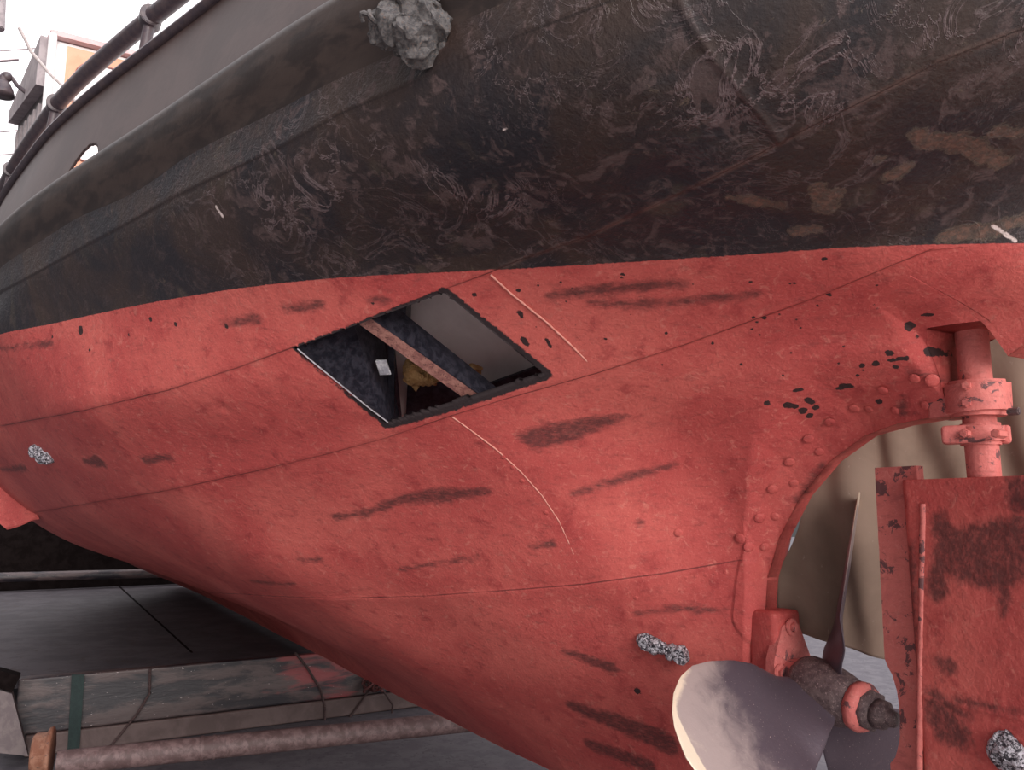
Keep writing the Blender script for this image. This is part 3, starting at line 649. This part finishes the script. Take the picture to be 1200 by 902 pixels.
# ================================================================ propeller, stern tube
hub0, hub1 = Vector((-.81, 0, -.71)), Vector((-.55, 0, -.745)); ax = (hub1-hub0).normalized()
pr = empty('propeller', hub0); pr.parent = boat
def pp(o): o.parent = pr; o.matrix_parent_inverse = Matrix.Translation(-hub0); return o
def lathe(name, c, axis, prof, mat, n=48, rough=0, rs=30):
    a = Vector(axis).normalized(); u = a.cross(Vector((0, 0, 1)) if abs(a.z) < .9 else Vector((1, 0, 0))).normalized(); v = a.cross(u); V, Fc = [], []
    for t, r in prof:
        for k in range(n):
            th = 2*math.pi*k/n; p = Vector(c)+a*t+(u*math.cos(th)+v*math.sin(th))*r
            if rough: p += mnoise.noise_vector(p*rs)*rough
            V.append(p)
    for i in range(len(prof)-1):
        for k in range(n): Fc.append((i*n+k, i*n+(k+1) % n, (i+1)*n+(k+1) % n, (i+1)*n+k))
    Fc.append(tuple(range(n))[::-1]); Fc.append(tuple((len(prof)-1)*n+k for k in range(n)))
    o = mesh(name, V, Fc, mat); return o
pp(lathe('boss', hub0, ax, [(-.01, .09), (0, .115), (.03, .125), (.12, .122), (.2, .105), (.262, .088), (.268, .07)], M_HUB, 48, .004, 30))
pp(lathe('collar', hub0, ax, [(.255, .07), (.258, .094), (.285, .097), (.30, .09), (.31, .075)], M_REDW, 40, .004, 40))
pp(lathe('shaft_nut', hub0, ax, [(.28, .05), (.29, .078), (.335, .076), (.345, .05), (.36, .048)], M_HUB, 8, .003, 50))
pp(lathe('lock_nut', hub0, ax, [(.34, .03), (.345, .056), (.38, .054), (.392, .036), (.40, .0335), (.425, .028), (.428, .01)], M_HUB, 24, .003, 50))
def blade(th0):
    R0, R1 = .085, .83; nr, ns = 46, 40; PITCHM = 1.55
    V, att_, Fc = [], [], []
    for side in (1, -1):
        for i in range(nr):
            q = i/(nr-1); r = R0+(R1-R0)*math.sin(q*math.pi/2)
            f = (r-R0)/(R1-R0)
            ch = float(np.interp(f, [0, .15, .3, .45, .6, .72, .82, .9, .95, .98, 1], [.22, .30, .41, .51, .56, .57, .52, .42, .31, .20, .0]))
            be = max(math.atan(PITCHM/(2*math.pi*max(r, .18))), math.radians(37))
            for j in range(ns):
                sN = -math.cos(math.pi*j/(ns-1)); s_ = sN*ch/2+.02*f
                t = (.030*(1-f)+.006)*math.sqrt(max(0, 1-sN*sN))*.5
                th = th0+s_*math.cos(be)/r if r > .12 else th0+s_*math.cos(be)/.12
                xo = s_*math.sin(be)+side*t*math.cos(be)+.05*f
                th += -side*t*math.sin(be)/r
                V.append((hub0.x+.12+xo, -r*math.sin(th), hub0.z-.012+r*math.cos(th)))
                att_.append(min(1.15, .15+.85*f**1.0+.35*max(0, (abs(sN)-.75)*4)*f**2+(.45 if f > .93 else 0)))
    n = nr*ns; F1 = grid_faces(nr, ns); F2 = grid_faces(nr, ns, n)[:, ::-1]
    ed = []
    for i in range(nr-1):
        for j in (0, ns-1):
            a, b = i*ns+j, (i+1)*ns+j; ed.append((a, b, b+n, a+n))
    return pp(big_mesh('blade', V, np.concatenate([F1, F2, np.array(ed)]), M_BRONZE, attrs=dict(polish=att_)))
for d in (-15, 97, 226): blade(math.radians(d))
# bolted stern tube flange
fx = at_y(915, 757, -.04)[0]-.02
fo = [(0.0, .145), (-.05, .13), (-.11, .03), (-.12, -.03), (-.08, -.12), (0, -.15), (.08, -.12), (.12, -.03), (.11, .03), (.05, .13)]
fg = MB().prism([(fx, y-.0, hub0.z+.055+z*1.35) for y, z in fo], (.045, 0, 0))
fgo = fg.rough(.003, 30).build('stern_tube_flange', M_REDW, boat)
for y, z in ((-.0, .20), (-.085, .02), (.085, .02), (0, -.12)):
    c = Vector((fx+.045, y, hub0.z+.045+z-.02)); MB().cyl(c, c+Vector((.012, 0, 0)), .036, n=24, bev=.003).cyl(c, c+Vector((.028, 0, 0)), .021, n=6, bev=.003).build('bolt', M_REDW, fgo)
MB().cyl((fx-.35, 0, hub0.z), (fx+.1, 0, hub0.z), .095, n=32).build('stern_tube', M_REDW, boat)
MB().box((fx-.045, 0, hub0.z+.04), (.16, .17, .5), None, .03).rough(.006, 20).build('sternpost_boss', M_RED, boat)

# ---------------- zinc anodes, crusted and bright
def crust(name, pts, r, mat, parent, lab=None, amp=.012):
    M = MB()
    for i, p in enumerate(pts): M.ball(p, r*(1+.15*math.sin(i*2.1)), (1, 1, 1), 4)
    return M.rough(amp, 28).rough(amp*.6, 70).build(name, mat, parent, lab)
a = hit(757, 749, .015); b = hit(800, 764, .03); crust('anode', [a.lerp(b, t) for t in (0, .25, .5, .75, 1)], .036, M_ZINC, hull, 'pitted silvery zinc anode')
a = hit(44, 527, .01); b = hit(58, 536, .01); crust('anode', [a, a.lerp(b, .5), b], .045, M_ZINC, hull, 'pitted silvery zinc anode')
c = Vector(at_y(1180, 882, -TH-.01)); o = MB().ball(c, .062, (1, .35, 1), 4).ball(c+Vector((.02, -.02, 0)), .03, (1, .6, 1), 3).rough(.014, 25).rough(.006, 70).build('anode', M_ZINC, None, 'pitted silvery zinc anode'); rp(o)
c = Vector(at_y(1163, 876, -TH)); 

# bilge keel at the left
pts = [hit(0+1, 588, 0), hit(20, 596, 0), hit(38, 601, 0)]
bk = MB(); a = hit(2, 602, -.01); b = hit(44, 603, .0); out = Vector((0, -.10, -.16))
A = [a, b]; n = 14
V = []; Fs = []
Lp = [a.lerp(b, i/n) for i in range(n+1)]; a0 = a+(a-b)*2
Lp = [a0.lerp(a, i/10) for i in range(10)]+Lp
for i, p in enumerate(Lp):
    k = min(1, (len(Lp)-1-i)/12)**.7; V += [p, p+Vector((0, -.10, -.24))*k, p+Vector((.0, -.08, -.26))*k, p+Vector((0, .03, -.05))]
for i in range(len(Lp)-1):
    for j in range(4): q = i*4; Fs.append((q+j, q+(j+1) % 4, q+4+(j+1) % 4, q+4+j))
mesh('bilge_keel', V, Fs, M_RED, boat, smooth=False)

# ================================================================ wheelhouse and what stands by it
wh = empty('wheelhouse', (-6.3, -3.0, 1.62)); wh.parent = boat
def wp(o): o.parent = wh; o.matrix_parent_inverse = Matrix.Translation((6.3, 3.0, -1.62)); return o
WXa = -6.30; zr = 4.30; y0 = -3.05; y1 = .6
q = lambda x, y, X=WXa: Vector(at_x(x, y, X))
side1 = Vector((-8.9, -3.50, 0))
body = MB().prism([(WXa, y0, 1.6), (WXa, y1, 1.6), (-8.0, y1, 1.6), (-8.0, -3.30, 1.6)], (0, 0, zr-1.6-.05)); wp(body.build('wall', M_WHITE, smooth=False))
wp(MB().prism([(WXa+.08, y0-.04, zr-.04), (WXa+.08, y1, zr-.04), (-8.1, y1, zr-.04), (-8.1, -3.46, zr-.04)], (0, 0, .05)).build('roof', simple('pinkish_roof_edge', (.55, .36, .36), (.6, .42, .42), 5), smooth=False))
# canopy band and slatted side below it
sd_ = (Vector((-9, -3.5, 0))-Vector((WXa, y0, 0))).normalized(); so_ = Vector((sd_.y, -sd_.x, 0)); so_ = so_ if so_.y < 0 else -so_
sb = lambda t, z, o=0.0: Vector((WXa, y0, z))+sd_*t+so_*o
wp(MB().prism([sb(.04, zr-.02, .015), sb(1.85, zr-.02, .015), sb(1.85, zr-.16, .015), sb(.04, zr-.50, .015)], so_*.10).build('canopy', M_GREY, smooth=False))
wp(MB().prism([sb(.05, zr-.4, .006), sb(1.8, zr-.15, .006), sb(1.8, 1.7, .006), sb(.05, 1.7, .006)], so_*.02).build('side_panel', M_SLAT, smooth=False))
for k in range(6):
    t = .25+.26*k; wp(MB().prism([sb(t, zr-.62+.18*t, .025), sb(t+.10, zr-.62+.18*t, .025), sb(t+.10, 1.8, .025), sb(t, 1.8, .025)], so_*.03).build('slat', M_GREY, smooth=False))
wp(MB().cyl((WXa+.06, y0-.02, 1.65), (WXa+.06, y0-.02, zr-.03), .035, n=16).build('corner_tube', M_WHITE))
# door with rounded window, on the aft wall
da_, db_ = q(79, 56), q(180, 86)
dw = MB().prism([(WXa+.005, da_.y, 1.7), (WXa+.005, db_.y+.1, 1.7), (WXa+.005, db_.y+.1, da_.z-.0), (WXa+.005, da_.y, da_.z)], (.03, 0, 0)).build('door', M_ORANGE, smooth=False); wp(dw)
wl, wt = q(90, 73), q(120, 80)
pts = []
yl, yr_, ztp, zb, rr = wl.y, wl.y+.55, wl.z, wl.z-.95, .14
for cx_, cz_, a0_ in ((yl+rr, ztp-rr, 180), (yr_-rr, ztp-rr, 90), (yr_-rr, zb+rr, 0), (yl+rr, zb+rr, -90)):
    for i in range(7): a_ = math.radians(a0_-i*15); pts.append((WXa+.036, cx_+rr*math.cos(a_), cz_+rr*math.sin(a_)))
wp(MB().prism(pts, (.006, 0, 0)).build('window_pane', M_GLASS, smooth=False))
wp(MB().tube([Vector(p)+Vector((.006, 0, 0)) for p in pts+pts[:1]], .010, 8).build('window_trim', M_FLANGE))
# lamp on its bracket at the wheelhouse side
lc_ = Vector(at_x(7, 107, -7.0)); lt = Vector(at_x(8, 90, -7.0)); br = Vector(at_x(20, 100, -7.0))
wp(lathe('deck_lamp', lc_+Vector((0, -.03, .10)), (0, 0, -1), [(-.06, .03), (-.03, .04), (.0, .04), (.02, .06), (.08, .09), (.13, .105), (.15, .105)], M_RAIL, 24))
wp(MB().ball(lt, .05).tube([lt, (lt+br)/2+Vector((0, 0, .03)), br, br+Vector((0, .15, -.1))], .02, 8).build('lamp_bracket', M_RAIL))

# stay rope beside the wheelhouse
pts = [(22, 32), (30, 47), (36, 60), (47, 73), (58, 86), (72, 99), (85, 113), (95, 130)]
cp = [Vector(at_x(x, y, -5.6-.05*i)) for i, (x, y) in enumerate(pts)]
tag(MB().tube(cp, .014, 8).build('stay_rope', simple('pale_rope', (.62, .56, .55), (.5, .45, .44), 60, .8)), 'thin pale rope slanting down in front of the white wheelhouse corner', 'rope')
# hanging frayed rope fender
fc, fn, fd = hitn(487, 32); fc = fc+fn*.085
rf = empty('rope_fender', fc)
tag(rf, 'frayed grey knot of old rope hanging against the black topside', 'rope fender')
def fp(o): o.parent = rf; o.matrix_parent_inverse = Matrix.Translation(-fc); return o
MBk = MB(); sc_ = fd/FPX
def fpt(x, y, o=0.0): d = Vector(ray(x, y)).normalized(); return Vector(CAM)+d*((fc-Vector(CAM)).dot(Vector(FW))/d.dot(Vector(FW)))+fn*o
for x, y, r in ((480, 2, 24), (488, 18, 27), (462, 30, 22), (485, 38, 26), (508, 34, 20), (490, 52, 20), (448, 40, 13), (482, 62, 12)):
    MBk.ball(fpt(x, y), r*sc_, (1, 1, 1), 4)
fp(MBk.rough(.03, 18).rough(.012, 50).build('rope_core', M_ROPE))
for k in range(40):
    a_ = random.uniform(0, 2*math.pi); x, y = 482+random.uniform(-28, 26), 25+random.uniform(-34, 24)
    p0 = fpt(x, y, random.uniform(.03, .07)); dirv = Vector(RT)*math.cos(a_)+Vector(UP)*math.sin(a_); pts = []
    for i in range(8): t = i/7; pts.append(p0+dirv*(.055*t)+fn*(.02*math.sin(t*3.1)-.035)+mnoise.noise_vector(p0*9+Vector((t*2, k, 0)))*.02)
    fp(MB().tube(pts, .007, 6).build('strand', M_ROPE))
fp(MB().tube([fpt(474, -2), fpt(470, -60), fpt(468, -160)], .03, 10).rough(.008, 30).build('hanging_rope', M_ROPE))

# ================================================================ canvas screen behind the stern gear
TPX = [0, .06, .2, .32, .5, .75, 1.0]
_ap = np.array([tuple(p) for p in arcp])
def port_half(X, zs):
    hb = halfbreadth(np.full(len(zs), X), np.minimum(zs, .79))*(X < .45); q_ = np.stack([np.full(len(zs), X), np.full(len(zs), -.03), zs], -1); d = np.full(len(zs), 9.)
    for a_, b_ in zip(_ap, _ap[1:]): d = np.minimum(d, seg_dist(q_, a_, b_)[0])
    kk = np.clip(d/.26, 0, 1); return .03+(hb-.03)*kk*kk*(3-2*kk)
tpx = [-.975, -.85, -.55, -.2, .45, 1.5, 2.8]; tpy = [.05, .135, .34, .60, 1.0, 1.6, 2.35]
nt_ = 240; nz_ = 80; V = []
zrun = -.4
for i in range(nt_):
    s_ = i/(nt_-1); X = float(pchip(TPX, tpx, np.array([s_]))[0]); Y = float(pchip(TPX, tpy, np.array([s_]))[0])
    zs_ = np.linspace(-.4, .95, 90); hb = port_half(X, zs_)
    k = np.nonzero(hb > Y+.015)[0]; ztop = zs_[k[0]] if len(k) else 1.0; zrun = max(zrun, min(ztop, zrun+.03)); ztop = zrun
    if X < -.27: ztop = max(ztop, float(np.interp(X, _ap[::-1, 0], _ap[::-1, 2]))+.04)
    zb_ = -.50-.14*min(1, s_*5); am = min(1, s_*6)
    for j in range(nz_):
        z = zb_+(ztop-zb_)*j/(nz_-1)
        fold = .034*math.sin(s_*85+1.6*math.sin(z*2.2)+.6*mnoise.noise(Vector((s_*9, z*1.2, 0))))*(.5+.6*mnoise.noise(Vector((s_*12, z, 3))))+.05*mnoise.noise(Vector((s_*13, z*2.5, 8)))
        fold = (fold+.02)*am; V.append((X, Y+1.3*fold, z))
tp = mesh('tarpaulin', V, grid_faces(nt_, nz_), M_TARP); so = tp.modifiers.new('t', 'SOLIDIFY'); so.thickness = .004
tag(tp, 'brown canvas tarpaulin hung in folds behind the rudder and propeller', 'tarpaulin')

# ================================================================ slipway cradle under the boat
cr_ = empty('slipway_cradle', (-7.9, -1, -2.2)); tag(cr_, 'dark slipway cradle under the hull with plated deck and rusty wheel', 'cradle')
def cpn(o): o.parent = cr_; o.matrix_parent_inverse = Matrix.Translation((7.9, 1, 2.2)); return o
cpn(MB().box((-13.2, -.3, -1.66), (10.5, 7.4, .10), None, .01).build('deck_plate', M_DECK, smooth=False))
gl0, gl1 = at_z(225, 764, -1.605), at_z(128, 676, -1.605); gl1 = gl0+(gl1-gl0)*((-18.4-gl0[0])/(gl1[0]-gl0[0]))
cpn(MB().prism([(gl0[0], gl0[1]-.012, -1.612), (gl0[0], gl0[1]+.012, -1.612), (gl1[0], gl1[1]+.02, -1.612), (gl1[0], gl1[1]-.02, -1.612)], (0, 0, .006)).build('plate_joint', M_WOOD_SHADE, smooth=False))
by0 = at_z(22, 797, -1.6)[1]
bm_ = MB().box((-8.0, (by0+3)/2, -1.87), (.30, 3-by0, .52), None, .02).rough(.012, 5, 0); cpn(bm_.build('cross_beam', M_BEAM, smooth=False))
cpn(MB().box((-8.0, (by0+3)/2+.1, -2.235), (.34, 3-by0, .20), None, .02).build('lower_beam', M_LBEAM, smooth=False))
pa, pb = Vector(at_z(75, 893, -2.0)), Vector(at_z(640, 836, -2.0))
d_ = (pb-pa).normalized()
cpn(MB().cyl(pa-d_*.05, pb+d_*1.0, .095, n=32).cyl(pa.lerp(pb, .24), pa.lerp(pb, .24)+d_*.03, .103, n=32).cyl(pa.lerp(pb, .26)+d_*.02, pa.lerp(pb, .26)+d_*.04, .101, n=32).build('axle', M_PIPE))
wc = Vector(at_z(52, 884, -2.0))
o = lathe('wheel', wc-d_*.09, d_, [(0, .05), (.0, .16), (.02, .175), (.10, .175), (.115, .21), (.14, .215), (.15, .20), (.152, .05)], M_RUST, 48, .002, 20); cpn(o)
# far pipe and an added black backdrop, its colour painting the shade beyond
fa, fb = Vector(at_x(-60, 678, -18.2)), Vector(at_x(200, 671, -18.2))
tag(MB().cyl(fa, fb+(fb-fa)*.4, .10, n=20).build('pipe', M_BEAM), 'dull rusty pipe lying across the far end of the cradle', 'pipe')
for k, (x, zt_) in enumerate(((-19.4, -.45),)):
    tag(MB().box((x, 0, -1.15), (.6, 24, 2.38), None, .03).build('shade_backdrop', M_WOOD_SHADE), 'added black backdrop standing for the shade beneath the hull', 'backdrop')
# leaning chock at the left edge
ck = MB().prism([at_x(-2, 808, -7.5), at_x(14, 813, -7.5), at_x(33, 886, -7.5), at_x(18, 884, -7.5), at_x(-2, 882, -7.5)], (-.22, 0, 0))
tag(ck.build('wooden_chock', simple('grey_chock', (.12, .095, .10), (.16, .13, .13), 8, .8), smooth=False), 'grey wooden chock leaning against the cradle end at the left', 'chock')
tag(MB().prism([at_x(-2, 785, -7.5), at_x(24, 792, -7.5), at_x(14, 811, -7.5), at_x(-2, 806, -7.5)], (-.2, 0, 0)).build('wedge', M_WOOD_SHADE, smooth=False), 'small dark wedge above the grey chock at the left', 'wedge')
# green strap over the beam
sx_ = -7.80
tag(MB().prism([at_x(84, 790, sx_), at_x(99, 790, sx_), at_x(92, 893, sx_), at_x(78, 895, sx_)], (.008, 0, 0)).build('strap', M_GREEN, smooth=False), 'dark green flat strap hanging over the timber beam near the rusty wheel', 'strap')
def rope_px(lst, X, r, lab):
    pts = [Vector(at_x(x, y, X)) for x, y in lst]; out = []
    for a, b in zip(pts, pts[1:]):
        for i in range(6): out.append(a.lerp(b, i/6))
    out.append(pts[-1]); out = [p+mnoise.noise_vector(p*4)*.012 for p in out]
    return tag(MB().tube(out, r, 8).build('rope', M_DKROPE), lab, 'rope')
rope_px([(346, 764), (362, 785), (376, 808), (381, 830), (381, 852)], -7.79, .014, 'dark rope hanging down the middle of the beam face')
rope_px([(176, 782), (176, 812), (160, 838), (122, 884)], -7.79, .013, 'dark rope slanting down the beam face beside the green strap')
rope_px([(404, 848), (424, 822), (438, 800), (440, 782)], -7.79, .013, 'dark rope slanting up to the tangled red knot')
rope_px([(459, 845), (460, 826), (448, 808), (437, 800)], -7.72, .013, 'short dark rope hanging straight below the tangled red knot')
rope_px([(470, 815), (505, 822), (548, 836)], -7.74, .016, 'dark rope running right from the tangled knot beneath the hull')
kn = MB(); c = Vector(at_x(440, 800, -7.66))
for k in range(7):
    pts = []; ph = random.uniform(0, 6); tl = Matrix.Rotation(random.uniform(0, 3), 3, Vector((random.random(), random.random(), random.random())).normalized())
    for i in range(21): a_ = i/20*2*math.pi; pts.append(c+Vector((0, random.uniform(-.002, .002)+(k-3)*.03, 0))+tl @ Vector((.02*math.sin(3*a_+ph), .10*math.cos(a_), .09*math.sin(a_))))
    kn.tube(pts, .014, 8)
tag(kn.build('rope_knot', simple('red_stained_rope', (.12, .03, .03), (.06, .03, .03), 30, .8)), 'tangled reddish knot of rope on the beam under the hull', 'rope knot')

# ================================================================ beyond the boat, top left
ms = empty('mast', at_x(-70, 640, -16)); tag(ms, 'grey mast of a neighbouring craft at the extreme top left corner', 'mast')
def mp_(o): o.parent = ms; o.matrix_parent_inverse = Matrix.Translation(-Vector(at_x(-70, 640, -16))); return o
b0 = Vector(at_x(-70, 0, -16)); mp_(MB().cyl((b0.x, b0.y, -2.3), (b0.x, b0.y, 14), .16, .11, n=20).build('pole', M_GREY))
mp_(MB().cyl((b0.x, b0.y, 11.6), at_x(0, -32, -16), .06, n=14).build('boom', M_GREY))
mp_(MB().cyl(at_x(-4, 34, -16), at_x(-1, -34, -16), .14, n=16, bev=.02).build('hanging_post', M_GREY))
wl_ = [((-4, 60), (36, 57)), ((-4, 155), (19, 153)), ((-4, 182), (17, 180))]
for (a, b), lb in zip(wl_, ('upper thin wire left of the wheelhouse roof', 'middle thin wire left of the wheelhouse side', 'lowest thin wire left of the wheelhouse side')):
    A, B = Vector(at_x(*a, -16)), Vector(at_x(*b, -16)); tag(MB().tube([A+(A-B)*(1.8 if b[0] > 30 else 3.2), A, B, B+(B-A)*3], .015, 6).build('wire', M_GREY), lb, 'wire')
mp_(MB().prism([at_x(-75, 71, -15.9), at_x(22, 65, -15.9), at_x(22, 69, -15.9), at_x(-75, 77, -15.9)], (-.1, 0, 0)).build('spar', simple('pink_grey_spar', (.6, .5, .52), (.65, .55, .57), 4), smooth=False))
